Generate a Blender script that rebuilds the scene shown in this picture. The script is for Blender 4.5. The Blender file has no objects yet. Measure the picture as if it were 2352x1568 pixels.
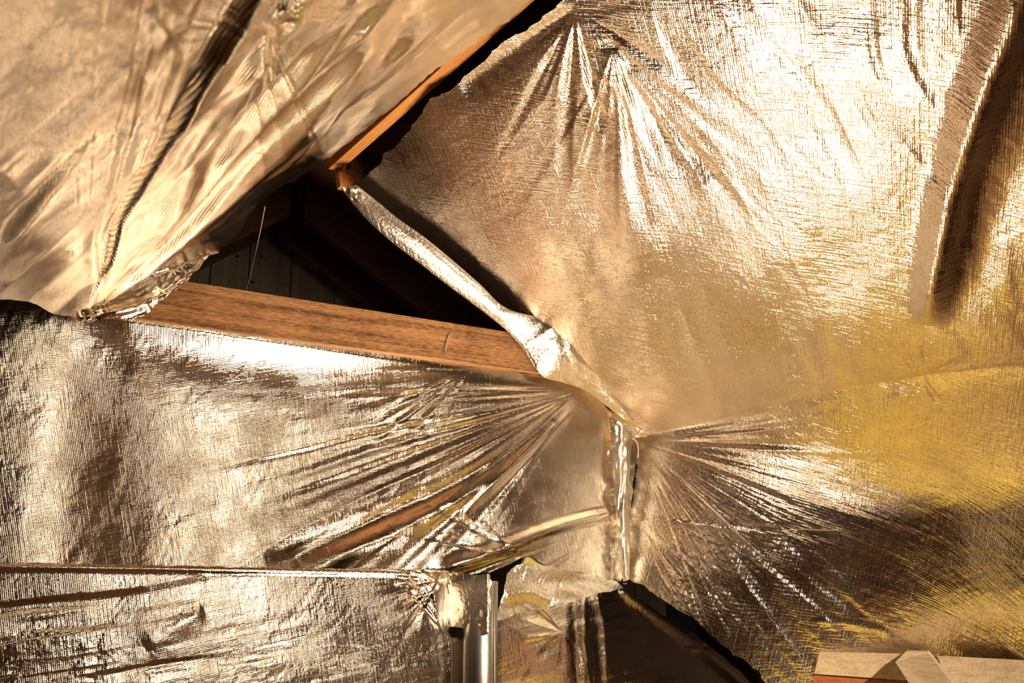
import bpy, bmesh, math
import numpy as np
from mathutils import Vector, Matrix

SC = bpy.context.scene
C = SC.collection
# ------------------------------------------------------------------ camera
FPX = 2287.0
PITCH = math.radians(13.9)
YAW = math.radians(57.7)          # angle of the view from the world X axis (the gable wall runs along X at Y = 3)
F = np.array([math.cos(YAW) * math.cos(PITCH), math.sin(YAW) * math.cos(PITCH), math.sin(PITCH)])
R = np.array([math.sin(YAW), -math.cos(YAW), 0.0])
U = np.cross(R, F)
cam = bpy.data.cameras.new('camera')
co = bpy.data.objects.new('camera', cam)
C.objects.link(co)
cam.sensor_width = 36.0
cam.lens = 36.0 * FPX / 2352
m3 = Matrix(((R[0], U[0], -F[0]), (R[1], U[1], -F[1]), (R[2], U[2], -F[2])))
co.matrix_world = m3.to_4x4()
cam.clip_start = 0.02
cam.dof.use_dof = True
cam.dof.focus_distance = 2.7
cam.dof.aperture_fstop = 5.0
SC.camera = co
# ------------------------------------------------------------------ world and lights
W = bpy.data.worlds.new('world')
SC.world = W
W.use_nodes = True
W.node_tree.nodes['Background'].inputs[0].default_value = (1.0, 0.8, 0.6, 1)
W.node_tree.nodes['Background'].inputs[1].default_value = 0.004
LAMP_POS = (1.50, 2.22, -0.42)


def area(name, loc, target, size, size_y, power, col, spread=math.pi):
    l = bpy.data.lights.new(name, 'AREA')
    l.shape = 'RECTANGLE'
    l.size = size
    l.size_y = size_y
    l.energy = power
    l.color = col
    l.spread = spread
    o = bpy.data.objects.new(name, l)
    C.objects.link(o)
    o.location = loc
    d = Vector(target) - Vector(loc)
    o.rotation_euler = d.to_track_quat('-Z', 'Y').to_euler()
    return o


# halogen flood of the work light on the attic floor, and daylight entering by the tall rear gable openings
area('flood_lamp', (LAMP_POS[0], LAMP_POS[1], LAMP_POS[2] + .02), (1.45, 2.5, 1.2), 0.54, 0.46, 23, (1.0, 0.76, 0.53), 2.25)
area('daylight_rear_left', (2.05, -2.86, 0.16), (1.9, 0, 0.16), 0.15, 1.25, 13, (1.0, 0.80, 0.58))
area('daylight_rear_right', (2.78, -2.86, -0.08), (2.3, 0, -0.08), 0.15, 0.85, 9, (1.0, 0.80, 0.58))
area('added_insulation_light', (1.33, -2.86, 0.95), (2.43, 2.3, -0.44), 0.09, 0.09, 16, (1.0, 0.86, 0.62), 0.45)  # added narrow beam without an opening of its own, brightens the floor insulation
SC.view_settings.view_transform = 'Standard'
SC.view_settings.look = 'None'
SC.view_settings.exposure = -0.34
SC.view_settings.gamma = 1.0
SC.view_settings.use_curve_mapping = False
SC.cycles.max_bounces = 10
SC.cycles.glossy_bounces = 8
SC.cycles.diffuse_bounces = 4
SC.cycles.sample_clamp_indirect = 6.0

STEP = 3        # image-space step of the foil meshes, in photograph pixels
rng = np.random.RandomState(7)


# ------------------------------------------------------------------ helpers
def ray(x, y):
    x = np.asarray(x, float)
    y = np.asarray(y, float)
    d = F + R * ((x[..., None] - 1176) / FPX) - U * ((y[..., None] - 784) / FPX)
    return d / np.linalg.norm(d, axis=-1, keepdims=True)


def onY(x, y, Y=3.0):
    d = ray(x, y)
    return d * (Y / d[..., 1:2])


def obj(name, me, mat=None, parent=None, smooth=True):
    o = bpy.data.objects.new(name, me)
    C.objects.link(o)
    if mat and not me.materials:
        me.materials.append(mat)
    if smooth:
        me.shade_smooth()
    if parent:
        o.parent = parent
    return o


def tag(o, label=None, cat=None, group=None, kind=None):
    if label: o['label'] = label
    if cat: o['category'] = cat
    if group: o['group'] = group
    if kind: o['kind'] = kind
    return o


def thing(name, label, cat, loc=(0, 0, 0), group=None):
    o = bpy.data.objects.new(name, None)
    o.empty_display_size = .05
    C.objects.link(o)
    o.location = loc
    return tag(o, label, cat, group)


def pymesh(name, v, f):
    me = bpy.data.meshes.new(name)
    me.from_pydata([tuple(map(float, p)) for p in v], [], f)
    me.update()
    return me


def prism(name, pts, vec, mat, parent=None, bev=0.0):
    """polygon pts extruded by vec, with a small bevel"""
    bm = bmesh.new()
    a = [bm.verts.new(p) for p in pts]
    b = [bm.verts.new(tuple(np.array(p, float) + np.array(vec, float))) for p in pts]
    bm.faces.new(a)
    bm.faces.new(b[::-1])
    n = len(pts)
    for i in range(n):
        bm.faces.new((a[i], b[i], b[(i + 1) % n], a[(i + 1) % n]))
    bmesh.ops.recalc_face_normals(bm, faces=bm.faces)
    if bev:
        bmesh.ops.bevel(bm, geom=bm.edges[:], offset=bev, segments=2, affect='EDGES', profile=.6)
    me = bpy.data.meshes.new(name)
    bm.to_mesh(me)
    bm.free()
    return obj(name, me, mat, parent, smooth=False)


def boxpts(x0, x1, y0, y1, z):
    return [(x0, y0, z), (x1, y0, z), (x1, y1, z), (x0, y1, z)]


def tube(name, pts, r, mat, parent=None, seg=8, taper=None):
    pts = [np.array(p, float) for p in pts]
    v, f = [], []
    n = len(pts)
    for i, p in enumerate(pts):
        t = pts[min(i + 1, n - 1)] - pts[max(i - 1, 0)]
        t /= np.linalg.norm(t) + 1e-12
        a = np.cross(t, [0.31, 0.2, 0.93])
        a /= np.linalg.norm(a)
        b = np.cross(t, a)
        rr = r if taper is None else r * taper[i]
        for k in range(seg):
            an = 2 * math.pi * k / seg
            v.append(p + rr * (math.cos(an) * a + math.sin(an) * b))
    for i in range(n - 1):
        for k in range(seg):
            k2 = (k + 1) % seg
            f.append((i * seg + k, i * seg + k2, (i + 1) * seg + k2, (i + 1) * seg + k))
    f.append(tuple(range(seg))[::-1])
    f.append(tuple((n - 1) * seg + k for k in range(seg)))
    return obj(name, pymesh(name, v, f), mat, parent)


def spline(pts, n=8):
    """Catmull-Rom through pts"""
    P = [np.array(p, float) for p in pts]
    P = [2 * P[0] - P[1]] + P + [2 * P[-1] - P[-2]]
    out = []
    for i in range(1, len(P) - 2):
        for k in range(n):
            t = k / n
            a, b, c, d = P[i - 1:i + 3]
            out.append(.5 * ((2 * b) + (c - a) * t + (2 * a - 5 * b + 4 * c - d) * t * t + (3 * b - a - 3 * c + d) * t ** 3))
    out.append(P[-2])
    return out


# ---- numpy noise
TAB = rng.rand(512, 512) * 2 - 1


def vn(x, y, seed=0):
    x = np.asarray(x, float) + seed * 17.31
    y = np.asarray(y, float) + seed * 41.77
    xi = np.floor(x).astype(int)
    yi = np.floor(y).astype(int)
    fx = x - xi
    fy = y - yi
    fx = fx * fx * fx * (fx * (fx * 6 - 15) + 10)
    fy = fy * fy * fy * (fy * (fy * 6 - 15) + 10)
    a = TAB[xi % 512, yi % 512]
    b = TAB[(xi + 1) % 512, yi % 512]
    c = TAB[xi % 512, (yi + 1) % 512]
    d = TAB[(xi + 1) % 512, (yi + 1) % 512]
    return (a * (1 - fx) + b * fx) * (1 - fy) + (c * (1 - fx) + d * fx) * fy


def fbm(x, y, seed=0, oct=3, gain=.5):
    s = 0
    a = 1
    for i in range(oct):
        s = s + a * vn(x, y, seed + i * 3)
        x, y, a = x * 2.03, y * 2.03, a * gain
    return s


def ridged(n):
    return 1 - 2 * np.abs(n)


def streak(X, Y, ang, lam, length, seed=0, sharp=.5, oct=2, warp=.25):
    """folds that run along direction ang (degrees, image sense: 0 right, 90 up); unit amplitude"""
    c, s = math.cos(math.radians(ang)), -math.sin(math.radians(ang))
    u = (X * c + Y * s)
    v = (-X * s + Y * c)
    v = v + warp * lam * 3 * vn(u / length * 1.3, v / (lam * 6), seed + 9)
    n = fbm(v / lam, u / length, seed, oct)
    return (1 - sharp) * n + sharp * ridged(n)


def fan(X, Y, pin, a0, a1, freq, r0, r1, seed=0, sharp=.5, edge=12):
    """folds radiating from a pin between the angles a0..a1 (degrees, image sense); grows from 0 at the pin, dies at r1"""
    dx, dy = X - pin[0], -(Y - pin[1])
    r = np.hypot(dx, dy) + 1e-6
    th = np.degrees(np.arctan2(dy, dx))
    mid = (a0 + a1) / 2
    th = (th - mid + 180) % 360 - 180
    half = (a1 - a0) / 2
    w = 1 / (1 + np.exp((np.abs(th) - half) / edge * 4))
    thw = th + 1.0 * vn(r / 260, th / 12, seed + 5)
    n = fbm(thw * freq / 57.3 + seed * 3.3, r / (r1 * 1.3), seed, 2, .55)
    n = (1 - sharp) * n + sharp * ridged(n)
    amp = np.minimum(1, r / r0) * np.exp(-(r / r1) ** 2)
    return n * w * amp


def crease(X, Y, pts, w0, w1=None, prof='gauss', fade=.12):
    """a fold along a polyline; w0..w1 half-widths in px; value 0..1, tapered at its ends"""
    if w1 is None: w1 = w0
    P = np.array(spline(pts, 6))
    best = np.full(X.shape, 1e9)
    tt = np.zeros(X.shape)
    sg = np.zeros(X.shape)
    L = np.r_[0, np.cumsum(np.linalg.norm(np.diff(P, axis=0), axis=1))]
    m = 5 * max(w0, w1)
    sel = (X > P[:, 0].min() - m) & (X < P[:, 0].max() + m) & (Y > P[:, 1].min() - m) & (Y < P[:, 1].max() + m)
    xs, ys = X[sel], Y[sel]
    b = np.full(xs.shape, 1e9)
    t_ = np.zeros(xs.shape)
    s_ = np.zeros(xs.shape)
    for i in range(len(P) - 1):
        d = P[i + 1] - P[i]
        l2 = d @ d
        k = np.clip(((xs - P[i, 0]) * d[0] + (ys - P[i, 1]) * d[1]) / l2, 0, 1)
        ex = xs - P[i, 0] - k * d[0]
        ey = ys - P[i, 1] - k * d[1]
        e = np.hypot(ex, ey)
        q = e < b
        b[q] = e[q]
        t_[q] = ((L[i] + k * math.sqrt(l2)) / L[-1])[q]
        s_[q] = np.sign(ex * d[1] - ey * d[0])[q]
    w = w0 + (w1 - w0) * t_
    if prof == 'gauss':
        g = np.exp(-(b / w) ** 2)
    elif prof == 'sharp':
        g = np.exp(-b / w)
    elif prof == 'step':
        g = .5 + .5 * np.tanh(s_ * b / w)
        g = g * np.exp(-(b / (4 * w)) ** 2)
    else:
        g = np.maximum(0, 1 - (b / w) ** 2) ** 1.5
    g = g * np.clip(t_ / fade, 0, 1) ** .7 * np.clip((1 - t_) / fade, 0, 1) ** .7
    out = np.zeros(X.shape)
    out[sel] = g
    return out


def blob(X, Y, c, rx, ry, ang=0):
    a = math.radians(ang)
    dx, dy = X - c[0], -(Y - c[1])
    u = dx * math.cos(a) + dy * math.sin(a)
    v = -dx * math.sin(a) + dy * math.cos(a)
    return np.exp(-(u / rx) ** 2 - (v / ry) ** 2)


def weave_px(X, Y, ang, lam, seed):
    """long broken thread lines pressed through the foil"""
    c, s = math.cos(math.radians(ang)), -math.sin(math.radians(ang))
    u = X * c + Y * s
    v = -X * s + Y * c
    return vn(v / lam, u / (lam * 14), seed) * (0.5 + 0.5 * vn(u / 160, v / 110, seed + 2))


# ---- polygon clipped sheet
def inside(px, py, poly):
    P = np.array(poly, float)
    ins = np.zeros(px.shape, bool)
    n = len(P)
    for i in range(n):
        x0, y0 = P[i]
        x1, y1 = P[(i + 1) % n]
        if y0 == y1: continue
        c = ((y0 > py) != (y1 > py)) & (px < (x1 - x0) * (py - y0) / (y1 - y0) + x0)
        ins ^= c
    return ins


def snap(px, py, poly):
    P = np.array(poly, float)
    bx, by = px.copy(), py.copy()
    best = np.full(px.shape, 1e18)
    n = len(P)
    for i in range(n):
        a = P[i]
        d = P[(i + 1) % n] - a
        l2 = d @ d
        if l2 == 0: continue
        k = np.clip(((px - a[0]) * d[0] + (py - a[1]) * d[1]) / l2, 0, 1)
        qx, qy = a[0] + k * d[0], a[1] + k * d[1]
        e = (px - qx) ** 2 + (py - qy) ** 2
        m = e < best
        best[m] = e[m]
        bx[m] = qx[m]
        by[m] = qy[m]
    return bx, by


def rough_edge(poly, amp, step=9, seed=1, skip=()):
    """adds a fine cut-edge wobble"""
    out = []
    n = len(poly)
    for i in range(n):
        a = np.array(poly[i], float)
        b = np.array(poly[(i + 1) % n], float)
        L = np.linalg.norm(b - a)
        k = max(1, int(L / step))
        nrm = np.array([-(b - a)[1], (b - a)[0]]) / (L + 1e-9)
        for j in range(k):
            p = a + (b - a) * j / k
            if i not in skip and L < 400:
                p = p + nrm * amp * float(fbm(np.array(p[0] / 14.), np.array(p[1] / 14.), seed, 3))
            out.append(tuple(p))
    return out


def sheet(name, poly, base, height, mat, parent=None, step=None, uvscale=1.0):
    """foil sheet: the outline and relief are laid out in the photograph's frame, the surface stands at its own place in
    the attic (base: rays -> points), and the relief moves it along its true normal"""
    st = step or STEP
    P = np.array(poly, float)
    x0, y0 = P.min(0) - 2 * st
    x1, y1 = P.max(0) + 2 * st
    X, Y = np.meshgrid(np.arange(x0, x1, st), np.arange(y0, y1, st))
    ins = inside(X, Y, poly)
    near = ins.copy()
    near[1:] |= ins[:-1]; near[:-1] |= ins[1:]
    t = near.copy()
    near[:, 1:] |= t[:, :-1]; near[:, :-1] |= t[:, 1:]
    rim = near & ~ins
    bx, by = snap(X[rim], Y[rim], poly)
    X[rim], Y[rim] = bx, by
    W3 = base(X, Y)
    gy, gx = np.gradient(W3, axis=(0, 1))
    e = 2.0
    gx = base(X + e, Y) - base(X - e, Y)
    gy = base(X, Y + e) - base(X, Y - e)
    N = np.cross(gx, gy)
    N /= np.linalg.norm(N, axis=-1, keepdims=True) + 1e-12
    s = np.sign((N * -W3).sum(-1, keepdims=True))
    N = N * s
    H = height(X, Y)
    V = W3 + N * H[..., None]
    idx = -np.ones(X.shape, int)
    idx[near] = np.arange(near.sum())
    q = near[:-1, :-1] & near[1:, :-1] & near[:-1, 1:] & near[1:, 1:]
    anyin = ins[:-1, :-1] | ins[1:, :-1] | ins[:-1, 1:] | ins[1:, 1:]
    q &= anyin
    ii, jj = np.nonzero(q)
    fa = np.stack([idx[ii, jj], idx[ii + 1, jj], idx[ii + 1, jj + 1], idx[ii, jj + 1]], 1)
    verts = V[near]
    me = bpy.data.meshes.new(name)
    me.vertices.add(len(verts))
    me.vertices.foreach_set('co', verts.astype(np.float32).ravel())
    me.loops.add(fa.size)
    me.loops.foreach_set('vertex_index', fa.astype(np.int32).ravel())
    me.polygons.add(len(fa))
    me.polygons.foreach_set('loop_start', np.arange(0, fa.size, 4, dtype=np.int32))
    me.polygons.foreach_set('loop_total', np.full(len(fa), 4, dtype=np.int32))
    me.update(calc_edges=True)
    me.validate()
    o = obj(name, me, mat, parent)
    return o


# ------------------------------------------------------------------ materials
def newmat(name):
    m = bpy.data.materials.new(name)
    m.use_nodes = True
    nt = m.node_tree
    return m, nt, nt.nodes['Principled BSDF']


def N_(nt, typ, **kw):
    n = nt.nodes.new(typ)
    for k, v in kw.items():
        setattr(n, k, v)
    return n


def foil_mat(name, col=(.935, .85, .73), rough=.2, axis_a=(0.8, 0, .6), axis_b=(0, 1, 0), scale=230, bump=.35, crinkle=.5, brush=.0012):
    """reinforced aluminium foil: fine woven scrim embossed through it"""
    m, nt, b = newmat(name)
    b.inputs['Metallic'].default_value = 1
    b.inputs['Base Color'].default_value = (*col, 1)
    tc = N_(nt, 'ShaderNodeTexCoord')

    def line(ax, sc, dist):
        d = N_(nt, 'ShaderNodeVectorMath', operation='DOT_PRODUCT')
        nt.links.new(tc.outputs['Object'], d.inputs[0])
        d.inputs[1].default_value = ax
        mu = N_(nt, 'ShaderNodeMath', operation='MULTIPLY')
        nt.links.new(d.outputs['Value'], mu.inputs[0])
        mu.inputs[1].default_value = sc * 6.283
        si = N_(nt, 'ShaderNodeMath', operation='SINE')
        nt.links.new(mu.outputs[0], si.inputs[0])
        return si

    la = line(axis_a, scale, 0)
    lb = line(axis_b, scale, 0)
    ad = N_(nt, 'ShaderNodeMath', operation='MAXIMUM')
    nt.links.new(la.outputs[0], ad.inputs[0])
    nt.links.new(lb.outputs[0], ad.inputs[1])
    # patchy strength of the embossing
    nz = N_(nt, 'ShaderNodeTexNoise')
    nz.inputs['Scale'].default_value = 7
    nz.inputs['Detail'].default_value = 3
    nt.links.new(tc.outputs['Object'], nz.inputs['Vector'])
    mr = N_(nt, 'ShaderNodeMapRange')
    mr.inputs['From Min'].default_value = .35
    mr.inputs['From Max'].default_value = .7
    mr.inputs['To Min'].default_value = .25
    mr.inputs['To Max'].default_value = 1.0
    nt.links.new(nz.outputs['Fac'], mr.inputs['Value'])
    b1 = N_(nt, 'ShaderNodeBump')
    b1.inputs['Distance'].default_value = .0006
    mm = N_(nt, 'ShaderNodeMath', operation='MULTIPLY')
    nt.links.new(mr.outputs[0], mm.inputs[0])
    mm.inputs[1].default_value = bump
    nt.links.new(mm.outputs[0], b1.inputs['Strength'])
    nt.links.new(ad.outputs[0], b1.inputs['Height'])
    # irregular crinkle
    n2 = N_(nt, 'ShaderNodeTexNoise')
    n2.inputs['Scale'].default_value = 85
    n2.inputs['Detail'].default_value = 3
    n2.inputs['Roughness'].default_value = .6
    nt.links.new(tc.outputs['Object'], n2.inputs['Vector'])
    b2 = N_(nt, 'ShaderNodeBump')
    b2.inputs['Strength'].default_value = crinkle
    b2.inputs['Distance'].default_value = .004
    nt.links.new(n2.outputs['Fac'], b2.inputs['Height'])
    nt.links.new(b1.outputs['Normal'], b2.inputs['Normal'])
    prev = b2
    for (u_, w_, ds) in ((axis_a, axis_b, brush), (axis_b, axis_a, brush * .7)):
        cx = N_(nt, 'ShaderNodeCombineXYZ')
        for q_, (ax_, sc_) in enumerate(((u_, 150), (w_, 9))):
            d_ = N_(nt, 'ShaderNodeVectorMath', operation='DOT_PRODUCT')
            nt.links.new(tc.outputs['Object'], d_.inputs[0])
            d_.inputs[1].default_value = [c_ * sc_ for c_ in ax_]
            nt.links.new(d_.outputs['Value'], cx.inputs[q_])
        nn = N_(nt, 'ShaderNodeTexNoise')
        nn.inputs['Scale'].default_value = 1
        nn.inputs['Detail'].default_value = 2
        nt.links.new(cx.outputs[0], nn.inputs['Vector'])
        bb = N_(nt, 'ShaderNodeBump')
        bb.inputs['Strength'].default_value = 1
        bb.inputs['Distance'].default_value = ds
        nt.links.new(nn.outputs['Fac'], bb.inputs['Height'])
        nt.links.new(prev.outputs['Normal'], bb.inputs['Normal'])
        prev = bb
    nt.links.new(prev.outputs['Normal'], b.inputs['Normal'])
    # roughness
    n3 = N_(nt, 'ShaderNodeTexNoise')
    n3.inputs['Scale'].default_value = 4
    nt.links.new(tc.outputs['Object'], n3.inputs['Vector'])
    r3 = N_(nt, 'ShaderNodeMapRange')
    r3.inputs['From Min'].default_value = .3
    r3.inputs['From Max'].default_value = .7
    r3.inputs['To Min'].default_value = rough * .75
    r3.inputs['To Max'].default_value = rough * 1.3
    nt.links.new(n3.outputs['Fac'], r3.inputs['Value'])
    nt.links.new(r3.outputs[0], b.inputs['Roughness'])
    return m


def wood_mat(name, c0, c1, axis='X', scale=1.0, rough=.6, fine=1.0):
    m, nt, b = newmat(name)
    tc = N_(nt, 'ShaderNodeTexCoord')
    mp = N_(nt, 'ShaderNodeMapping')
    s = [48, 48, 48]
    s['XYZ'.index(axis)] = 1.4
    mp.inputs['Scale'].default_value = [q * scale for q in s]
    nt.links.new(tc.outputs['Object'], mp.inputs['Vector'])
    n1 = N_(nt, 'ShaderNodeTexNoise')
    n1.inputs['Scale'].default_value = 1.3
    n1.inputs['Detail'].default_value = 8
    n1.inputs['Roughness'].default_value = .6
    n1.inputs['Distortion'].default_value = .6
    nt.links.new(mp.outputs[0], n1.inputs['Vector'])
    mp2 = N_(nt, 'ShaderNodeMapping')
    s = [330, 330, 330]
    s['XYZ'.index(axis)] = 40
    mp2.inputs['Scale'].default_value = [q * scale * fine for q in s]
    nt.links.new(tc.outputs['Object'], mp2.inputs['Vector'])
    n2 = N_(nt, 'ShaderNodeTexNoise')
    n2.inputs['Scale'].default_value = 1
    n2.inputs['Detail'].default_value = 2
    nt.links.new(mp2.outputs[0], n2.inputs['Vector'])
    n4 = N_(nt, 'ShaderNodeTexNoise')
    n4.inputs['Scale'].default_value = 7 * scale
    n4.inputs['Detail'].default_value = 3
    nt.links.new(tc.outputs['Object'], n4.inputs['Vector'])
    mx = N_(nt, 'ShaderNodeMath', operation='MULTIPLY_ADD')
    nt.links.new(n2.outputs['Fac'], mx.inputs[0])
    mx.inputs[1].default_value = .9
    nt.links.new(n1.outputs['Fac'], mx.inputs[2])
    mx2 = N_(nt, 'ShaderNodeMath', operation='MULTIPLY_ADD')
    nt.links.new(n4.outputs['Fac'], mx2.inputs[0])
    mx2.inputs[1].default_value = .35
    nt.links.new(mx.outputs[0], mx2.inputs[2])
    cr = N_(nt, 'ShaderNodeMapRange')
    cr.inputs['From Min'].default_value = .86
    cr.inputs['From Max'].default_value = 1.36
    nt.links.new(mx2.outputs[0], cr.inputs['Value'])
    mix = N_(nt, 'ShaderNodeMix', data_type='RGBA')
    nt.links.new(cr.outputs[0], mix.inputs['Factor'])
    mix.inputs[6].default_value = (*c0, 1)
    mix.inputs[7].default_value = (*c1, 1)
    nt.links.new(mix.outputs[2], b.inputs['Base Color'])
    b.inputs['Roughness'].default_value = rough
    bp = N_(nt, 'ShaderNodeBump')
    bp.inputs['Strength'].default_value = .5
    bp.inputs['Distance'].default_value = .001
    nt.links.new(mx.outputs[0], bp.inputs['Height'])
    nt.links.new(bp.outputs[0], b.inputs['Normal'])
    return m


def plain_mat(name, col, rough=.6, metal=0, noise=.0, nscale=20, bump=0):
    m, nt, b = newmat(name)
    b.inputs['Metallic'].default_value = metal
    b.inputs['Roughness'].default_value = rough
    tc = N_(nt, 'ShaderNodeTexCoord')
    n = N_(nt, 'ShaderNodeTexNoise')
    n.inputs['Scale'].default_value = nscale
    n.inputs['Detail'].default_value = 5
    nt.links.new(tc.outputs['Object'], n.inputs['Vector'])
    mix = N_(nt, 'ShaderNodeMix', data_type='RGBA')
    nt.links.new(n.outputs['Fac'], mix.inputs['Factor'])
    mix.inputs[6].default_value = (*[c * (1 - noise) for c in col], 1)
    mix.inputs[7].default_value = (*[min(1, c * (1 + noise)) for c in col], 1)
    nt.links.new(mix.outputs[2], b.inputs['Base Color'])
    if bump:
        bp = N_(nt, 'ShaderNodeBump')
        bp.inputs['Strength'].default_value = bump
        bp.inputs['Distance'].default_value = .01
        nt.links.new(n.outputs['Fac'], bp.inputs['Height'])
        nt.links.new(bp.outputs[0], b.inputs['Normal'])
    return m


SL = math.radians(30.6)
M_R = foil_mat('foil_right', rough=.17, axis_a=(math.cos(SL) * .8, .6, -math.sin(SL) * .8), axis_b=(.5, -.86, -.3), scale=190, bump=.5, crinkle=.36, brush=.0015)
M_L = foil_mat('foil_left', rough=.11, axis_a=(.8, 0, .58), axis_b=(0, 1, 0), scale=260, bump=.3, crinkle=.07, brush=.0003)
M_W = foil_mat('foil_wall', rough=.11, axis_a=(1, 0, .25), axis_b=(-.25, 0, 1), scale=200, bump=.3, crinkle=.15, brush=.0005)
M_LW = foil_mat('foil_lower', rough=.1, axis_a=(1, 0, .2), axis_b=(-.2, 0, 1), scale=200, bump=.25, crinkle=.16, brush=.0005)
M_ROLL = foil_mat('foil_fold', rough=.3, scale=260, bump=.2, crinkle=.5)
M_TIE = wood_mat('timber_tie', (.11, .038, .012), (.64, .34, .145), 'X')
M_RIDGE = wood_mat('timber_ridge', (.62, .24, .055), (.90, .42, .12), 'Y')
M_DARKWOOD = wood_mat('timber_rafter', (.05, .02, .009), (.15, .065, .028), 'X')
M_REDWOOD = wood_mat('timber_red', (.22, .05, .015), (.42, .12, .04), 'Y')
M_PALE = wood_mat('timber_pale', (.34, .23, .14), (.56, .42, .27), 'Y')
M_GREY = wood_mat('board_weathered', (.26, .22, .19), (.44, .39, .33), 'Z', rough=.8)
M_OSB = plain_mat('roof_deck', (.10, .045, .02), .8, 0, .5, 30, .4)
M_FLOOR = wood_mat('floor_wood', (.16, .08, .035), (.32, .18, .09), 'Y')
M_INS = plain_mat('yellow_insulation', (.78, .62, .17), .95, 0, .3, 22, .8)
M_PIPE = plain_mat('galvanised_pipe', (.62, .58, .53), .3, 1, .15, 60, .03)
M_STEEL = plain_mat('steel_wire', (.8, .78, .74), .25, 1, .05)
M_WIRE = plain_mat('dark_wire', (.07, .055, .045), .4, 0, .1)
M_FIBRE = plain_mat('pale_fibre', (.75, .62, .45), .7, 0, .1)
M_BLACK = plain_mat('black_plastic', (.03, .03, .03), .5, 0, .1)

# ------------------------------------------------------------------ the attic shell
TAN_R = .591
RX, RZ = 1.231, 1.336                      # ridge line of the foil slopes
TAN_L = (RZ - .753) / (RX - .422)


def zr(x, off=0): return RZ + off - (x - RX) * TAN_R


def zl(x, off=0): return RZ + off - (RX - x) * TAN_L


YB = 3.9                                   # end gable
# roof deck: each panel strip a piece
deck = thing('ceiling', None, None)
deck['kind'] = 'structure'
for side in (0, 1):
    for k, y0 in enumerate(np.arange(-2.9, 3.95, 1.22)):
        y1 = min(y0 + 1.215, 3.95)
        if side:
            a = [(RX, y0, zr(RX, .22)), (3.6, y0, zr(3.6, .22)), (3.6, y1, zr(3.6, .22)), (RX, y1, zr(RX, .22))]
        else:
            a = [(RX, y0, zl(RX, .22)), (-1.6, y0, zl(-1.6, .22)), (-1.6, y1, zl(-1.6, .22)), (RX, y1, zl(RX, .22))]
        prism('deck_panel', a, (0, 0, .015), M_OSB, deck)
# rafters under the deck beyond and above the foil
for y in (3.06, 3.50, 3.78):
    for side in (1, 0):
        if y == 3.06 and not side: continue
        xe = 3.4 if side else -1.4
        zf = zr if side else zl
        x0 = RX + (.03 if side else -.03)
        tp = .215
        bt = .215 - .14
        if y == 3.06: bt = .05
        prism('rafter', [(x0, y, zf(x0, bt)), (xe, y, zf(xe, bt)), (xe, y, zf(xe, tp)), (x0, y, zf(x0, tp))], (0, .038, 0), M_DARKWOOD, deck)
# end gable of upright boards
g = thing('wall_gable', None, None)
g['kind'] = 'structure'
xe_px = [300, 384, 482, 571, 668, 770, 868, 965]
xs = [float(onY(np.array(p), np.array(640.), YB)[0]) for p in xe_px]
xs = [xs[0] - .6, xs[0] - .4, xs[0] - .2] + xs + [xs[-1] + .2 * k for k in range(1, 8)]
for a, b in zip(xs[:-1], xs[1:]):
    def top(x): return (zr(x, .22) if x > RX else zl(x, .22))
    a2, b2 = a + .003, b - .003
    prism('board', [(a2, YB, -.6), (b2, YB, -.6), (b2, YB, top(b2)), (a2, YB, top(a2))], (0, .02, 0), M_GREY, g)
for (px, py) in ((545, 589), (600, 588), (579, 648)):
    p = onY(np.array(float(px)), np.array(float(py)), YB - .002)
    tube('nail_head', [p, p + np.array([0, -.004, 0])], .006, M_BLACK, g)
# floor, rear wall, insulation
fl = obj('floor', pymesh('floor', [(-1.7, -2.95, -.62), (3.7, -2.95, -.62), (3.7, 3.95, -.62), (-1.7, 3.95, -.62)], [(0, 1, 2, 3)]), M_FLOOR)
fl['kind'] = 'structure'
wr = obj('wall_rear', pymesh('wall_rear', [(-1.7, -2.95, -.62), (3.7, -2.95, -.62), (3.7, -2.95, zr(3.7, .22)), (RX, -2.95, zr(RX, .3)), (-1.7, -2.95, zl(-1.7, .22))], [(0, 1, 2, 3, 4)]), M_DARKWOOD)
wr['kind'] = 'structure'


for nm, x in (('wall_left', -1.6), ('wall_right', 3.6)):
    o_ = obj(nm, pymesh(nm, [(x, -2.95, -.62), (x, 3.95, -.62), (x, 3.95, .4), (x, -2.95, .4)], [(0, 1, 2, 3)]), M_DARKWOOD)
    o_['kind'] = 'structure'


def lumpy(name, x0, x1, y0, y1, z, amp, mat, parent, lam=.12, n=70):
    X, Y = np.meshgrid(np.linspace(x0, x1, n), np.linspace(y0, y1, n))
    e = np.minimum(np.minimum(X - x0, x1 - X), np.minimum(Y - y0, y1 - Y))
    Z = z - .12 * np.exp(-e / .03) + amp * fbm(X / lam, Y / lam, 4, 4)
    v = np.stack([X, Y, Z], -1).reshape(-1, 3)
    f = [(i * n + j, i * n + j + 1, (i + 1) * n + j + 1, (i + 1) * n + j) for i in range(n - 1) for j in range(n - 1)]
    return obj(name, pymesh(name, v, f), mat, parent)


lumpy('insulation_batt', 2.20, 2.70, 2.08, 2.96, -.44, .02, M_INS, fl)
for xj in (-.9, -.4, .1, .6, 1.1, 2.08, 2.78):
    prism('joist', boxpts(xj, xj + .04, -2.9, 2.94, -.62), (0, 0, .14), M_DARKWOOD, fl)
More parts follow.
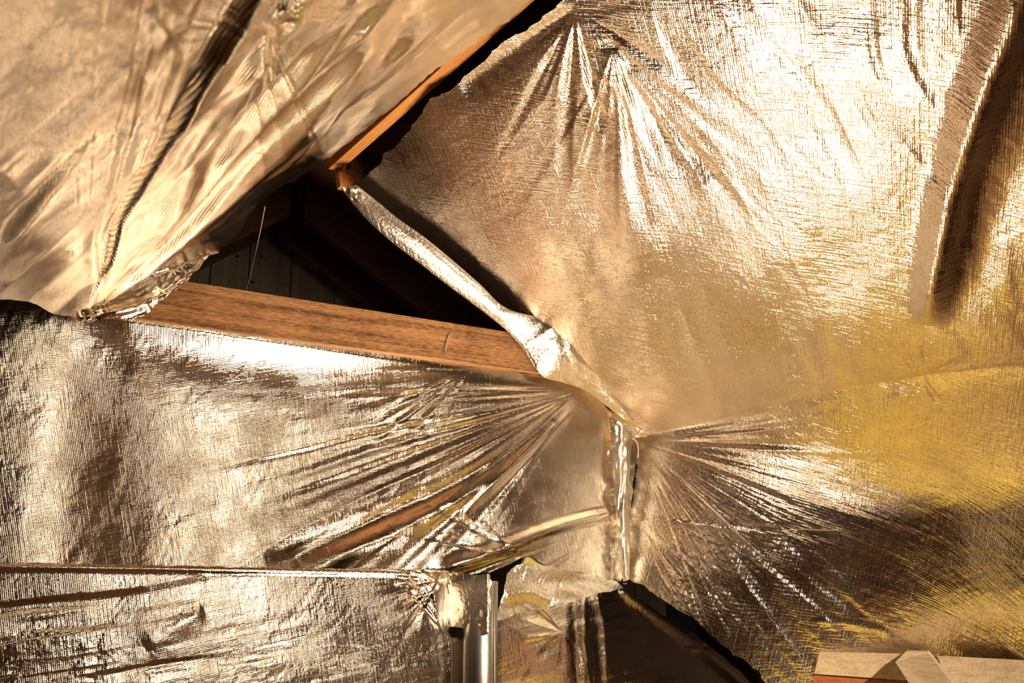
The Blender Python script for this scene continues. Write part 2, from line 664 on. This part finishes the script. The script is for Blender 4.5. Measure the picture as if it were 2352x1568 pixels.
# the foil goes on behind the camera
def farfoil(name, zf, x0, x1, y0, y1, off, ax):
    n = 120
    X, Y = np.meshgrid(np.linspace(x0, x1, n), np.linspace(y0, y1, n))
    Z = zf(X, off) + .012 * fbm(X / .25, Y / .4, 3, 3)
    v = np.stack([X, Y, Z], -1).reshape(-1, 3)
    f = [(i * n + j, i * n + j + 1, (i + 1) * n + j + 1, (i + 1) * n + j) for i in range(n - 1) for j in range(n - 1)]
    o = obj(name, pymesh(name, v, f), ax)
    o['kind'] = 'structure'


farfoil('ceiling_left', zl, -1.6, 1.2, -2.9, .75, .02, M_L)
farfoil('ceiling_right', zr, 1.26, 3.5, -2.9, 1.1, .04, M_R)

# ------------------------------------------------------------------ ridge board and collar tie
rb = prism('ridge_board', boxpts(1.168, 1.208, .2, 3.03, 1.40), (0, 0, .14), M_RIDGE, bev=.002)
tag(rb, 'orange sunlit ridge board along the dark gap at the peak', 'board')
tz0, tz1 = .764, .899
xr0 = 2.125; xr1 = 2.03
ct = prism('collar_tie', [(.40, 2.955, tz0), (xr0 + .04, 2.955, tz0), (xr1 - .01, 2.955, tz1), (.40, 2.955, tz1)], (0, .036, 0), M_TIE, bev=.002)
tag(ct, 'brown timber beam crossing below the triangular opening', 'beam')

# ------------------------------------------------------------------ foil surfaces
NL = np.array([TAN_L, 0, -1.0]); NL /= np.linalg.norm(NL)
DL = NL @ np.array([RX, 0, RZ])


def base_L(X, Y):
    d = ray(X, Y)
    t = DL / (d @ NL)
    tv = 2.90 / d[..., 1]                  # hangs plumb where it comes down in front of the tie
    k = .05
    a = np.clip(.5 + .5 * (tv - t) / k, 0, 1)
    t = tv * (1 - a) + t * a - k * a * (1 - a)
    return d * t[..., None]


QG = np.linspace(0, 2.5, 251)
QS = np.interp(QG, [0, .12, .36, .56, .70, 2.5], [1.5, 1.3, .28, .20, .50, .75])
QX = np.r_[0, np.cumsum(QS[:-1] * .01)]


def surfX(z, y):
    up = RX + (RZ - z) / TAN_R
    s = np.clip((3.0 - y) / 1.1, 0, 1)
    s = s * s * (3 - 2 * s)
    q = .58 - z
    dn = 2.50 + q * -.19 * (1 - s) + s * (np.interp(q, QG, QX) + 1.5 * np.minimum(q, 0))
    k = .045
    a = np.clip(.5 + .5 * (up - dn) / k, 0, 1)
    return up * (1 - a) + dn * a - k * a * (1 - a)     # smooth minimum


def base_R(X, Y):
    d = ray(X, Y)
    t0 = np.full(X.shape, .3)
    t1 = np.full(X.shape, 6.0)
    for _ in range(36):
        t = (t0 + t1) / 2
        P = d * t[..., None]
        o = P[..., 0] > surfX(P[..., 2], P[..., 1])
        t1 = np.where(o, t, t1)
        t0 = np.where(o, t0, t)
    return d * ((t0 + t1) / 2)[..., None]


def base_W(X, Y):
    return onY(X, Y, 3.0)


# ---- left slope sheet
polyL = [(-160, -160), (1380, -160), (1236, -12), (1209, 11), (1171, 50), (1121, 82), (1086, 111), (1037, 149), (991, 187), (964, 212), (926, 245), (884, 283),
         (834, 325), (792, 364), (773, 383), (750, 396), (723, 415), (705, 430), (690, 444), (668, 440), (640, 458), (612, 476), (585, 500), (560, 528), (530, 548), (508, 560),
         (482, 578), (470, 600), (440, 632), (420, 655), (385, 678), (350, 708), (325, 728), (300, 735), (240, 733), (205, 742), (185, 738), (165, 722), (100, 712), (0, 704), (-160, 690)]


def h_L(X, Y):
    h = 0
    h = h + .034 * fan(X, Y, (180, 735), 30, 66, 12, 330, 1300, 1, .35, 5) 
    h = h + .0022 * fan(X, Y, (180, 735), 25, 80, 30, 300, 900, 2, .5, 30)
    near = np.clip((Y + X * .5 - 60) / 420, .12, 1)
    h = h + .0210 * streak(X, Y, 43, 90, 3000, 3, .35, 2, .05) * near
    h = h + .0012 * streak(X, Y, 40, 26, 1200, 4, .6, 2, .05) * near
    h = h - .012 * crease(X, Y, [(480, -30), (410, 80), (250, 270), (-30, 540)], 30, 22)
    h = h + .010 * crease(X, Y, [(-30, 470), (180, 280), (360, 120), (460, -20)], 60, 40)
    h = h + .006 * crease(X, Y, [(410, 110), (320, 250), (255, 420), (200, 700)], 15, 12)
    h = h - .007 * crease(X, Y, [(380, 150), (300, 300), (270, 440), (215, 700)], 14, 12)
    h = h + .012 * blob(X, Y, (362, 45), 26, 30)
    h = h + .013 * crease(X, Y, [(900, -20), (760, 190), (560, 400), (230, 700)], 28, 14)
    h = h - .010 * crease(X, Y, [(960, -20), (830, 190), (640, 400), (260, 700)], 22, 12)
    h = h + .010 * crease(X, Y, [(1180, 30), (1000, 180), (800, 340), (640, 420)], 22, 20)
    h = h + .012 * crease(X, Y, [(608, 40), (560, 180), (470, 330), (330, 560)], 22, 14)
    h = h + .010 * fan(X, Y, (606, 42), 0, 75, 7, 40, 210, 6, .5, 10)
    h = h + .006 * fan(X, Y, (606, 42), 180, 300, 5, 60, 230, 7, .5, 10)
    h = h + .010 * crease(X, Y, [(720, -30), (600, 120), (480, 260), (380, 420)], 16, 12)
    h = h - .009 * crease(X, Y, [(820, -30), (680, 150), (540, 300), (420, 470)], 15, 12)
    h = h + .010 * crease(X, Y, [(1060, -30), (900, 130), (740, 270), (600, 410)], 18, 14)
    h = h - .008 * crease(X, Y, [(1120, 0), (960, 150), (800, 290), (660, 400)], 14, 12)
    h = h + .008 * crease(X, Y, [(330, 180), (180, 350), (-20, 590)], 18, 14)
    # turned-up lip near the foot of the opening
    h = h + .020 * crease(X, Y, [(520, 560), (430, 640), (330, 700), (220, 730)], 20, 10)
    h = h + .003 * fbm(X / 16, Y / 16, 12, 3) * blob(X, Y, (400, 650), 130, 40, 40)
    h = h + .010 * fbm(X / 9, Y / 9, 13, 3) * blob(X, Y, (190, 725), 34, 18)
    h = h + .0006 * fbm(X / 60, Y / 30, 14, 2)
    return h * np.clip(np.linalg.norm(base_L(X, Y), axis=-1) / 1.9, .3, 1.15)


fL = sheet('foil_sheet', rough_edge(polyL, 3, 9, 2), base_L, h_L, M_L)
tag(fL, 'pleated metallic foil sheet on the left roof slope, gathered at its lower corner', 'foil')

# ---- right slope sheet, folding over to the knee wall
polyR = [(1420, -160), (1330, -40), (1300, -10), (1266, 24), (1209, 74), (1159, 92), (1102, 149), (1041, 203), (991, 226), (964, 262), (945, 292), (930, 310), (907, 338),
         (885, 352), (872, 379), (853, 394), (835, 410), (811, 425), (850, 480), (920, 540), (1000, 600), (1100, 690), (1180, 745), (1260, 820), (1330, 890), (1400, 950), (1440, 1000),
         (1432, 1100), (1430, 1200), (1430, 1270), (1433, 1326), (1480, 1346), (1516, 1372), (1546, 1392), (1600, 1424), (1650, 1474), (1700, 1512), (1745, 1542), (1790, 1640), (2500, 1720), (2500, -160)]


def h_R(X, Y):
    h = 0
    mR = 1 / (1 + np.exp((Y - (1000 - (X - 1480) * .19)) / 40))      # 1 above the crease
    # pins at the top
    h = h + .010 * fan(X, Y, (1322, 22), 215, 330, 5, 150, 420, 21, .4, 14)
    h = h + .011 * fan(X, Y, (1412, 108), 240, 320, 6, 160, 620, 22, .45, 12)
    h = h - .014 * crease(X, Y, [(1322, 22), (1200, 110), (1060, 210)], 20, 30)
    h = h + .016 * crease(X, Y, [(1412, 110), (1405, 260), (1430, 420), (1500, 640)], 26, 50)
    h = h - .008 * crease(X, Y, [(1420, 120), (1480, 240), (1620, 420)], 22, 40)
    # the sheet dips back before it turns round the rafter
    dd = (X - 811) * .6574 - (Y - 425) * .7535
    h = h - .024 * np.exp(-np.maximum(dd, 0) / 62) / (1 + np.exp((X - 1230) / 30))
    # the deep hanging fold
    h = h + .050 * crease(X, Y, [(2420, -260), (2330, 20), (2255, 220), (2190, 440), (2130, 740)], 62, 34, fade=.10)
    h = h - .010 * crease(X, Y, [(2560, 100), (2400, 250), (2270, 560), (2180, 760)], 60, 40)
    # slack and crinkles
    h = h + .012 * fbm(X / 330, Y / 300, 23, 2) * (.25 + .75 * mR)
    h = h + .0036 * streak(X, Y, -62, 70, 400, 24, .4) * mR
    h = h + .0010 * streak(X, Y, -40, 26, 190, 25, .5) * (.4 + .6 * vn(X / 240, Y / 240, 3))
    h = h + .0004 * streak(X, Y, 25, 24, 160, 26, .5)
    h = h + .00022 * weave_px(X, Y, -52, 10, 27) + .00016 * weave_px(X, Y, 22, 9, 28)
    h = h + .0003 * fbm(X / 24, Y / 18, 29, 2)
    # the crease to the knee wall
    h = h - .006 * crease(X, Y, [(1480, 1000), (1700, 955), (1900, 905), (2115, 868), (2250, 850), (2420, 835)], 14, 12, 'sharp', fade=.02)
    h = h + .004 * fan(X, Y, (2115, 866), 0, 359, 3, 60, 110, 30, .4, 40)
    # knee wall part: fan of folds from the corner
    h = h + .008 * fan(X, Y, (1462, 1012), -62, 14, 13, 230, 520, 31, .5, 8)
    h = h + .003 * fan(X, Y, (1462, 1012), -75, 14, 30, 150, 480, 32, .5, 8)
    h = h + .006 * fan(X, Y, (1455, 1180), -70, -5, 10, 200, 450, 33, .5, 8)
    h = h - .0025 * crease(X, Y, [(1760, 1170), (1830, 1260), (1900, 1350), (1980, 1410)], 16, 12)
    h = h + .002 * crease(X, Y, [(1480, 1240), (1640, 1300), (1800, 1370), (1950, 1420)], 26, 14)
    h = h + .003 * crease(X, Y, [(1860, 1425), (1950, 1432), (2030, 1450), (2075, 1488)], 10, 8)
    return h


fR = sheet('foil_sheet', rough_edge(polyR, 3.5, 8, 5, skip=(18, 19, 20, 21, 22, 23, 24, 25)), base_R, h_R, M_R)
tag(fR, 'huge woven-textured foil sheet on the right slope, blown-out bright at its top', 'foil')

# rolled hem of that sheet, wrapped round the rafter edge
hemL = [(783, 432), (812, 470), (850, 512), (905, 560), (965, 606), (1040, 664), (1110, 716), (1165, 760), (1200, 800), (1245, 862), (1292, 878), (1345, 897), (1410, 945), (1450, 978), (1478, 1004)]
hemR = [(818, 424), (866, 462), (912, 500), (975, 545), (1040, 598), (1105, 655), (1160, 706), (1235, 728), (1288, 740), (1322, 782), (1358, 830), (1398, 880), (1432, 930), (1466, 970), (1494, 1002)]


def strip(name, A, B, Ya, Yb, bulge, nu, nv, rel, mat, parent=None):
    A = np.array(spline(A, nu)); B = np.array(spline(B, nu))
    n = len(A)
    v = np.linspace(0, 1, nv)
    X = A[:, None, 0] * (1 - v) + B[:, None, 0] * v
    Y = A[:, None, 1] * (1 - v) + B[:, None, 1] * v
    if Yb is None:
        Yb = Ya - np.interp(np.linspace(0, 14, n), range(15), HEM_TURN)[:, None]
    dep = Ya * (1 - v) + Yb * v - bulge * np.sin(np.pi * v) ** .8
    D = np.broadcast_to(dep, X.shape) - rel(X, Y, np.broadcast_to(v, X.shape))
    P = ray(X, Y)
    P = P * (D / P[..., 1])[..., None]
    vv = P.reshape(-1, 3)
    f = [(i * nv + j, i * nv + j + 1, (i + 1) * nv + j + 1, (i + 1) * nv + j) for i in range(n - 1) for j in range(nv - 1)]
    return obj(name, pymesh(name, vv, f), mat, parent)


HEM_TURN = [.045, .045, .05, .06, .06, .056, .045, .08, .125, .12, .09, .06, .035, .02, .015]   # how far the hem turns under


def rel_hem(X, Y, v):
    s = np.clip((X - 1150) / 120, 0, 1)
    return .0010 * streak(X, Y, -40, 14, 220, 41, .4) + s * (.003 * streak(X, Y, -50, 26, 160, 42, .5) + .0010 * fbm(X / 14, Y / 14, 43, 3)) \
        + .005 * fbm(X / 9, Y / 9, 44, 3) * blob(X, Y, (800, 440), 26, 22) + .004 * fbm(X / 8, Y / 8, 45, 3) * blob(X, Y, (1470, 980), 30, 26)


hem = strip('rolled_hem', hemL, hemR, 2.945, None, .008, 14, 26, rel_hem, M_ROLL, fR)
tag(hem, 'bright crumpled rolled foil hem')

# ---- upper panel on the gable wall
polyW = [(-160, 640), (100, 660), (305, 700), (700, 750), (1080, 830), (1200, 858), (1300, 868), (1345, 885), (1400, 940), (1470, 990), (1475, 1012), (1458, 1100), (1455, 1200), (1456, 1270),
         (1448, 1326), (1428, 1338), (1360, 1318), (1300, 1308), (1262, 1300), (1225, 1276), (1212, 1277), (1180, 1292), (1140, 1312), (1100, 1318), (1000, 1318), (640, 1310), (0, 1300), (-160, 1298)]


def h_W(X, Y):
    h = 0
    ytop = 700 + X * .143
    # leans out at the beam and hollows below it
    d = np.maximum(Y - ytop, 0)
    gx = np.exp(-((X - 640) / 420) ** 4)
    h = h + (.005 - .085 * (1 - np.exp(-d / 75))) * gx
    h = h + .030 * (np.clip((1250 - Y) / 480, 0, 1.4) ** 2 - .5)
    h = h + .019 * fan(X, Y, (1342, 895), 178, 232, 10, 300, 640, 51, .45, 6)
    h = h + .0013 * fan(X, Y, (1342, 895), 178, 240, 26, 260, 560, 52, .5, 6)
    h = h + .014 * fan(X, Y, (1440, 1190), 195, 222, 8, 230, 480, 53, .4, 6)
    h = h + .006 * fan(X, Y, (1225, 1288), 140, 190, 8, 150, 300, 54, .4, 8)
    h = h - .022 * crease(X, Y, [(1345, 900), (1150, 1060), (900, 1190), (640, 1305)], 14, 30)
    h = h + .020 * crease(X, Y, [(1345, 900), (1180, 1060), (1000, 1180), (720, 1300)], 12, 34)
    h = h + .018 * crease(X, Y, [(1440, 1170), (1280, 1210), (1100, 1280), (1000, 1312)], 12, 18)
    h = h + .0012 * streak(X, Y, 80, 120, 900, 55, .1) * np.exp(-((X - 300) / 420) ** 2)
    h = h + .0004 * streak(X, Y, 68, 30, 300, 56, .4) 
    h = h + .0004 * streak(X, Y, 20, 30, 160, 57, .4)
    h = h + .00022 * weave_px(X, Y, 64, 9, 58) + .00016 * weave_px(X, Y, -8, 9, 59)
    h = h + .0003 * fbm(X / 30, Y / 24, 60, 2)
    h = h + .006 * fbm(X / 16, Y / 26, 61, 3) * blob(X, Y, (1420, 1120), 30, 190)
    h = h + .008 * crease(X, Y, [(1425, 960), (1432, 1100), (1440, 1220), (1442, 1330)], 9, 9)
    h = h + .004 * fan(X, Y, (1075, 850), 170, 250, 8, 60, 260, 62, .4, 10)
    return h


fW = sheet('foil_sheet', rough_edge(polyW, 2, 9, 7), base_W, h_W, M_W)
tag(fW, 'golden foil sheet stapled below the brown beam, folds fanning from its right corner', 'foil')


# ---- lower panel
def base_LW(X, Y):
    return onY(X, Y, 2.975)


polyLW = [(-160, 1286), (0, 1291), (300, 1297), (640, 1304), (900, 1306), (1010, 1309), (1060, 1316), (1120, 1322), (1128, 1335), (1120, 1400), (1075, 1452), (1062, 1442), (1030, 1438), (1024, 1450), (1030, 1462),
          (1100, 1470), (1148, 1424), (1200, 1406), (1270, 1384), (1340, 1360), (1400, 1345), (1430, 1348), (1500, 1389), (1557, 1423), (1615, 1458), (1648, 1484), (1720, 1545), (1800, 1640), (1900, 1720), (-160, 1720)]


def h_LW(X, Y):
    h = 0
    m = 1 / (1 + np.exp((X - 1000) / 60))
    low = 1 / (1 + np.exp(-(Y - 1430) / 30))
    h = h + .0055 * streak(X, Y, 4, 46, 620, 71, .3) * (.12 + .75 * np.exp(-((X - 80) / 330) ** 2)) * m
    h = h + .0014 * streak(X, Y, 12, 26, 400, 72, .5) * low * m
    h = h + .0004 * fbm(X / 26, Y / 18, 73, 3) * low * m
    h = h + .0016 * streak(X, Y, 86, 110, 500, 74, .3)
    h = h + .0003 * streak(X, Y, 55, 14, 90, 75, .4)
    h = h + .004 * crease(X, Y, [(470, 1405), (400, 1440), (330, 1480)], 16, 30)
    h = h + .006 * crease(X, Y, [(-60, 1300), (500, 1308), (1050, 1318)], 7, 7, fade=.01)
    h = h + .016 * fan(X, Y, (1018, 1448), 60, 130, 9, 40, 110, 76, .4, 10)
    h = h + .012 * fan(X, Y, (1012, 1330), 150, 330, 5, 40, 90, 77, .4, 20)
    r = 1 - m
    h = h + .007 * streak(X, Y, 12, 34, 500, 78, .45) * r * np.exp(-((Y - 1480) / 90) ** 2)
    h = h + .003 * fan(X, Y, (1300, 1452), 0, 359, 2, 60, 110, 79, .5, 60)
    h = h + .009 * streak(X, Y, 92, 38, 400, 80, .4) * np.exp(-((X - 1390) / 70) ** 2)
    h = h + .012 * crease(X, Y, [(1440, 1350), (1560, 1440), (1700, 1550), (1800, 1640)], 14, 16, fade=.03)
    h = h - .050 * np.clip((X - 1150) / 300, 0, 1)
    return h


fLW = sheet('foil_sheet', rough_edge(polyLW, 1.5, 9, 9), base_LW, h_LW, M_LW)
tag(fLW, 'lower foil sheet under the horizontal seam, behind the metal pipe', 'foil')

# ---- spindle gather tied with wire on the lower sheet
def spindle(name, p0, p1, w, Y, parent, mat):
    n, k = 26, 22
    v = []
    for i in range(n):
        t = i / (n - 1)
        c = (np.array(p0) * (1 - t) + np.array(p1) * t)
        ww = w * (math.sin(math.pi * min(1, max(0, t))) ** .8 * .96 + .07)
        for j in range(k):
            s = j / (k - 1) * 2 - 1
            px = c[0] + ww * s + 2 * math.sin(7 * t)
            dep = Y - .03 * math.cos(s * math.pi / 2) * math.sin(math.pi * t) ** .5 - .006 * math.cos(s * 11) * math.sin(math.pi * t)
            q = ray(np.array(px), np.array(c[1]))
            v.append(q * dep / q[1])
    f = [(i * k + j, i * k + j + 1, (i + 1) * k + j + 1, (i + 1) * k + j) for i in range(n - 1) for j in range(k - 1)]
    return obj(name, pymesh(name, v, f), mat, parent)


sp = spindle('pinched_gather', (1020, 1338), (1019, 1448), 17, 2.955, fLW, M_ROLL)
sp2 = spindle('pinched_gather', (1014, 1312), (1026, 1346), 13, 2.955, fLW, M_ROLL)

# ---- flap laid over the pipe
polyF = [(1030, 1342), (1060, 1336), (1100, 1322), (1128, 1318), (1130, 1342), (1126, 1400), (1120, 1440), (1120, 1458), (1100, 1458), (1082, 1446), (1062, 1436), (1040, 1436), (1022, 1446), (1030, 1400)]


def base_F(X, Y):
    c = np.clip((X - 1020) / 100, 0, 1)
    return onY(X, Y, 1.0) * (2.95 - .155 * c + .035 * np.clip((Y - 1330) / 120, 0, 1))[..., None]


def h_F(X, Y):
    return .006 * fbm(X / 60, Y / 60, 91, 2) + .006 * streak(X, Y, 58, 34, 260, 92, .5) + .0015 * fbm(X / 9, Y / 9, 93, 2) * np.exp(-((Y - 1420) / 40) ** 2)


fF = sheet('foil_flap', rough_edge(polyF, 3, 6, 11), base_F, h_F, M_ROLL, step=2)
tag(fF, 'bright crumpled foil flap draped over the pipe top', 'foil')

# ---- triangular flap right of the pipe
polyG = [(1168, 1318), (1186, 1296), (1205, 1292), (1240, 1296), (1300, 1308), (1360, 1320), (1418, 1336), (1432, 1350), (1380, 1362), (1330, 1376), (1270, 1390), (1200, 1408), (1143, 1426), (1150, 1390), (1158, 1350)]


def base_G(X, Y):
    c = np.clip((X - 1150) / 280, 0, 1)
    return onY(X, Y, 1.0) * (2.93 + .05 * c)[..., None]


def h_G(X, Y):
    h = .011 * fbm(X / 70, Y / 45, 95, 1) + .002 * streak(X, Y, 158, 30, 150, 96, .6)
    h = h + .003 * streak(X, Y, 70, 9, 30, 97, .6) * blob(X, Y, (1260, 1340), 75, 18, -18)
    h = h + .010 * crease(X, Y, [(1150, 1372), (1210, 1362), (1262, 1382)], 16, 12)
    return h


fG = sheet('foil_flap', rough_edge(polyG, 2, 7, 13), base_G, h_G, M_ROLL, step=2)
tag(fG, 'loose triangular foil flap with a crinkled yellow patch, right of the pipe', 'foil')
# scrap of insulation facing glimpsed above that flap
lp = [onY(np.array(float(x)), np.array(float(y)), 3.03) for x, y in ((1200, 1296), (1216, 1262), (1250, 1268), (1300, 1290), (1375, 1305), (1410, 1335), (1300, 1330), (1220, 1310))]
sc_ = prism('insulation_scrap', [tuple(p) for p in lp], (0, .02, 0), M_INS, bev=.004)
tag(sc_, 'sliver of yellow insulation glinting between two foil sheets above the loose flap', 'insulation')

# ------------------------------------------------------------------ pipe
pc = onY(np.array(1104.), np.array(1450.), 2.90)
pipe = thing('metal_pipe', 'round grey metal vent pipe rising at the bottom edge', 'pipe', (float(pc[0]), 2.90, -.62))


def lathe(name, prof, seg, mat, parent):
    v, f = [], []
    for r, z in prof:
        for k in range(seg):
            a = 2 * math.pi * k / seg
            v.append((r * math.cos(a), r * math.sin(a), z))
    for i in range(len(prof) - 1):
        for k in range(seg):
            k2 = (k + 1) % seg
            f.append((i * seg + k, i * seg + k2, (i + 1) * seg + k2, (i + 1) * seg + k))
    return obj(name, pymesh(name, v, f), mat, parent)


pr = .0555
prof = [(pr, 0), (pr, .20)] + [(pr + .0012 * (1 if k % 2 else 0), .24 + .006 * k) for k in range(12)] + [(pr, .34), (pr, .64), (pr - .002, .642), (pr - .002, .4)]
lathe('pipe_body', prof, 64, M_PIPE, pipe)
prism('pipe_seam', [(.02, -.0535, .0), (.026, -.0535, .0), (.026, -.0535, .63), (.02, -.0535, .63)], (0, -.003, 0), M_PIPE, pipe)

# ------------------------------------------------------------------ wires, staples, threads
def P2(x, y, Y): return onY(np.array(float(x)), np.array(float(y)), Y)


tw = thing('wire_tie', 'dark bent wire tie hanging in two tails left of the pipe', 'wire', tuple(P2(1020, 1448, 2.885)))
o0 = P2(1020, 1448, 2.885)
t1 = spline([P2(1016, 1446, 2.885) - o0, P2(1003, 1462, 2.875) - o0, P2(1005, 1500, 2.875) - o0, P2(1011, 1535, 2.875) - o0], 8)
tube('wire_tail', t1, .0028, M_WIRE, tw, 8)
t2 = spline([P2(1020, 1446, 2.885) - o0, P2(1032, 1462, 2.865) - o0, P2(1037, 1500, 2.865) - o0, P2(1035, 1600, 2.865) - o0], 8)
tube('wire_tail', t2, .0032, M_WIRE, tw, 8)
tube('wire_wrap', spline([P2(1008, 1444, 2.885) - o0, P2(1019, 1450, 2.87) - o0, P2(1030, 1445, 2.885) - o0], 6), .0028, M_WIRE, tw, 8)

# staples along the corner seam
me_st = None
for i, (x, y) in enumerate([(1402, 990), (1410, 1025), (1401, 1062), (1416, 1106), (1425, 1144), (1430, 1184), (1430, 1210), (1427, 1236), (1436, 1340), (1405, 966)]):
    c = P2(x, y, 2.925)
    a = R * .0055 + U * (.0004 * (i % 3))
    pts = [c - a + F * .006, c - a - F * .001, c + a - F * .001, c + a + F * .006]
    s = tube('staple', [p for p in pts], .0013, M_STEEL, fW, 6)

# bundle of slack foil along the corner seam
seamA = [(1398, 955), (1405, 1010), (1408, 1080), (1412, 1150), (1418, 1230), (1424, 1300), (1432, 1336)]
seamB = [(1462, 990), (1450, 1030), (1446, 1090), (1444, 1160), (1447, 1230), (1446, 1300), (1446, 1330)]


def rel_seam(X, Y, v): return .006 * streak(X, Y, 88, 11, 90, 101, .5) + .004 * fbm(X / 12, Y / 22, 102, 3)


sb = strip('seam_fold', seamA, seamB, 2.985, 2.96, .02, 10, 18, rel_seam, M_ROLL, fW)

# frayed thread at the corner, curled hair, hook
th = tube('frayed_thread', spline([P2(1452, 1006, 2.88), P2(1462, 1014, 2.87), P2(1466, 1030, 2.87), P2(1465, 1052, 2.87)], 8), .0022, M_FIBRE, None, 6)
tag(th, 'pale frayed fibre dangling at the corner where the foils meet', 'thread')


def onR(x, y, lift=.02):
    p = base_R(np.array([[float(x)]]), np.array([[float(y)]]))[0, 0]
    return p * (1 - lift / np.linalg.norm(p))


c1 = tube('loose_thread', spline([onR(1800, 1218, .03), onR(1840, 1215, .04), (onR(1885, 1217, .045)), onR(1918, 1217, .045), onR(1923, 1213, .04)], 8), .0008, M_FIBRE, None, 6)
tag(c1, 'fine pale curved thread sticking out of the dark right foil', 'thread')
c2 = tube('curled_shaving', spline([onR(1573, 1098, .03), onR(1580, 1102, .04), onR(1587, 1096, .04), onR(1585, 1089, .03), onR(1579, 1087, .03)], 6), .0010, M_STEEL, None, 6)
tag(c2, 'tiny curled bright metal shaving on dark folded foil', 'shaving')
# cord hanging from the left sheet into the opening
cd = tube('hanging_cord', spline([P2(608, 477, 2.96), P2(600, 520, 3.03), P2(585, 590, 3.1), P2(565, 672, 3.16)], 8), .0012, M_FIBRE, None, 6)
tag(cd, 'thin cord hanging from the left foil edge into the opening', 'cord')
nl = tube('tack', [P2(608, 479, 2.95), P2(608, 473, 2.95)], .0035, M_STEEL, None, 10)
tag(nl, 'small shiny tack at the edge where the cord hangs', 'tack')
# splinter on the tie
spn = prism('splinter', [tuple(P2(x, y, 2.953)) for x, y in ((1031, 765), (1036, 772), (1027, 790), (1022, 812), (1020, 800), (1026, 778))], (0, -.004, 0), M_PALE, ct)
spn.matrix_parent_inverse = Matrix()

# short end of the ridge rafter seen beside the ridge board
rs = prism('rafter_end', [tuple(P2(x, y, 2.985)) for x, y in ((778, 395), (812, 384), (816, 415), (800, 432), (782, 428))], (0, .03, 0), M_RIDGE, bev=.002)
tag(rs, 'small reddish rafter end above the rolled foil tip', 'rafter')

# ------------------------------------------------------------------ timbers in the lower right corner
def onX(x, y, X):
    d = ray(np.array(float(x)), np.array(float(y)))
    return d * (X / d[0])


PA = base_R(np.array([[1882.]]), np.array([[1494.]]))[0, 0]
PBq = base_R(np.array([[2352.]]), np.array([[1513.]]))[0, 0]
ab = (PBq - PA) * [1, 1, 0]
ab /= np.linalg.norm(ab)
nab = np.array([ab[1], -ab[0], 0])
if nab @ PA > 0: nab = -nab            # faces the camera


def onAB(x, y, lift=.012):
    d = ray(np.array(float(x)), np.array(float(y)))
    return d * (((PA + nab * lift) @ nab) / (d @ nab))


back = tuple(-nab * .012)
pz = [onAB(1882, 1496), onAB(1870, 1547), onAB(2098, 1563), onAB(2098, 1501)]
b1_ = prism('floor_plate', [tuple(p) for p in pz], tuple(-nab * .01 + np.array([0, 0, -.002])), M_PALE, bev=.001)
tag(b1_, 'short pale timber plate left of the leaning brace', 'timber')
pz = [onAB(2152, 1505), onAB(2185, 1590), onAB(2560, 1640), onAB(2560, 1526)]
b2_ = prism('floor_plate', [tuple(p) for p in pz], tuple(-nab * .01 + np.array([0, 0, -.002])), M_PALE, bev=.001)
tag(b2_, 'long pale timber plate running off right beyond the brace', 'timber')
pz = [onAB(1868, 1550, .004), onAB(1866, 1680, .004), onAB(2560, 1760, .004), onAB(2560, 1660, .004), onAB(2150, 1570, .004)]
b3_ = prism('floor_joist', [tuple(p) for p in pz], tuple(-nab * .004 + np.array([0, 0, -.03])), M_REDWOOD, bev=.001)
tag(b3_, 'reddish brown joist under the pale timber plates', 'joist')
q0 = onAB(2079, 1497, .02); q1 = onAB(2131, 1498, .02); q2 = onAB(2056, 1520, .05)
dirb = onAB(2087, 1568, .22) - q2
dirc = onAB(2187, 1568, .22) - q1
br = prism('brace', [tuple(q0), tuple(q2), tuple(q2 + dirb * 2), tuple(q1 + dirc * 2), tuple(q1)], tuple(R * .018 - U * .004 + F * .03), M_PALE, bev=.001)
tag(br, 'short pale timber brace leaning from the foil toward the viewer', 'timber')

# ------------------------------------------------------------------ work light (below the picture, it lights the foil)
wl = thing('work_light', 'halogen work light on the attic floor, facing up', 'lamp', (LAMP_POS[0], LAMP_POS[1], -.62))
prism('housing', boxpts(-.29, .29, -.24, .24, .06), (0, 0, .12), M_BLACK, wl, bev=.01)
prism('foot', boxpts(-.16, -.13, -.12, .12, 0), (0, 0, .06), M_BLACK, wl, bev=.004)
prism('foot', boxpts(.13, .16, -.12, .12, 0), (0, 0, .06), M_BLACK, wl, bev=.004)
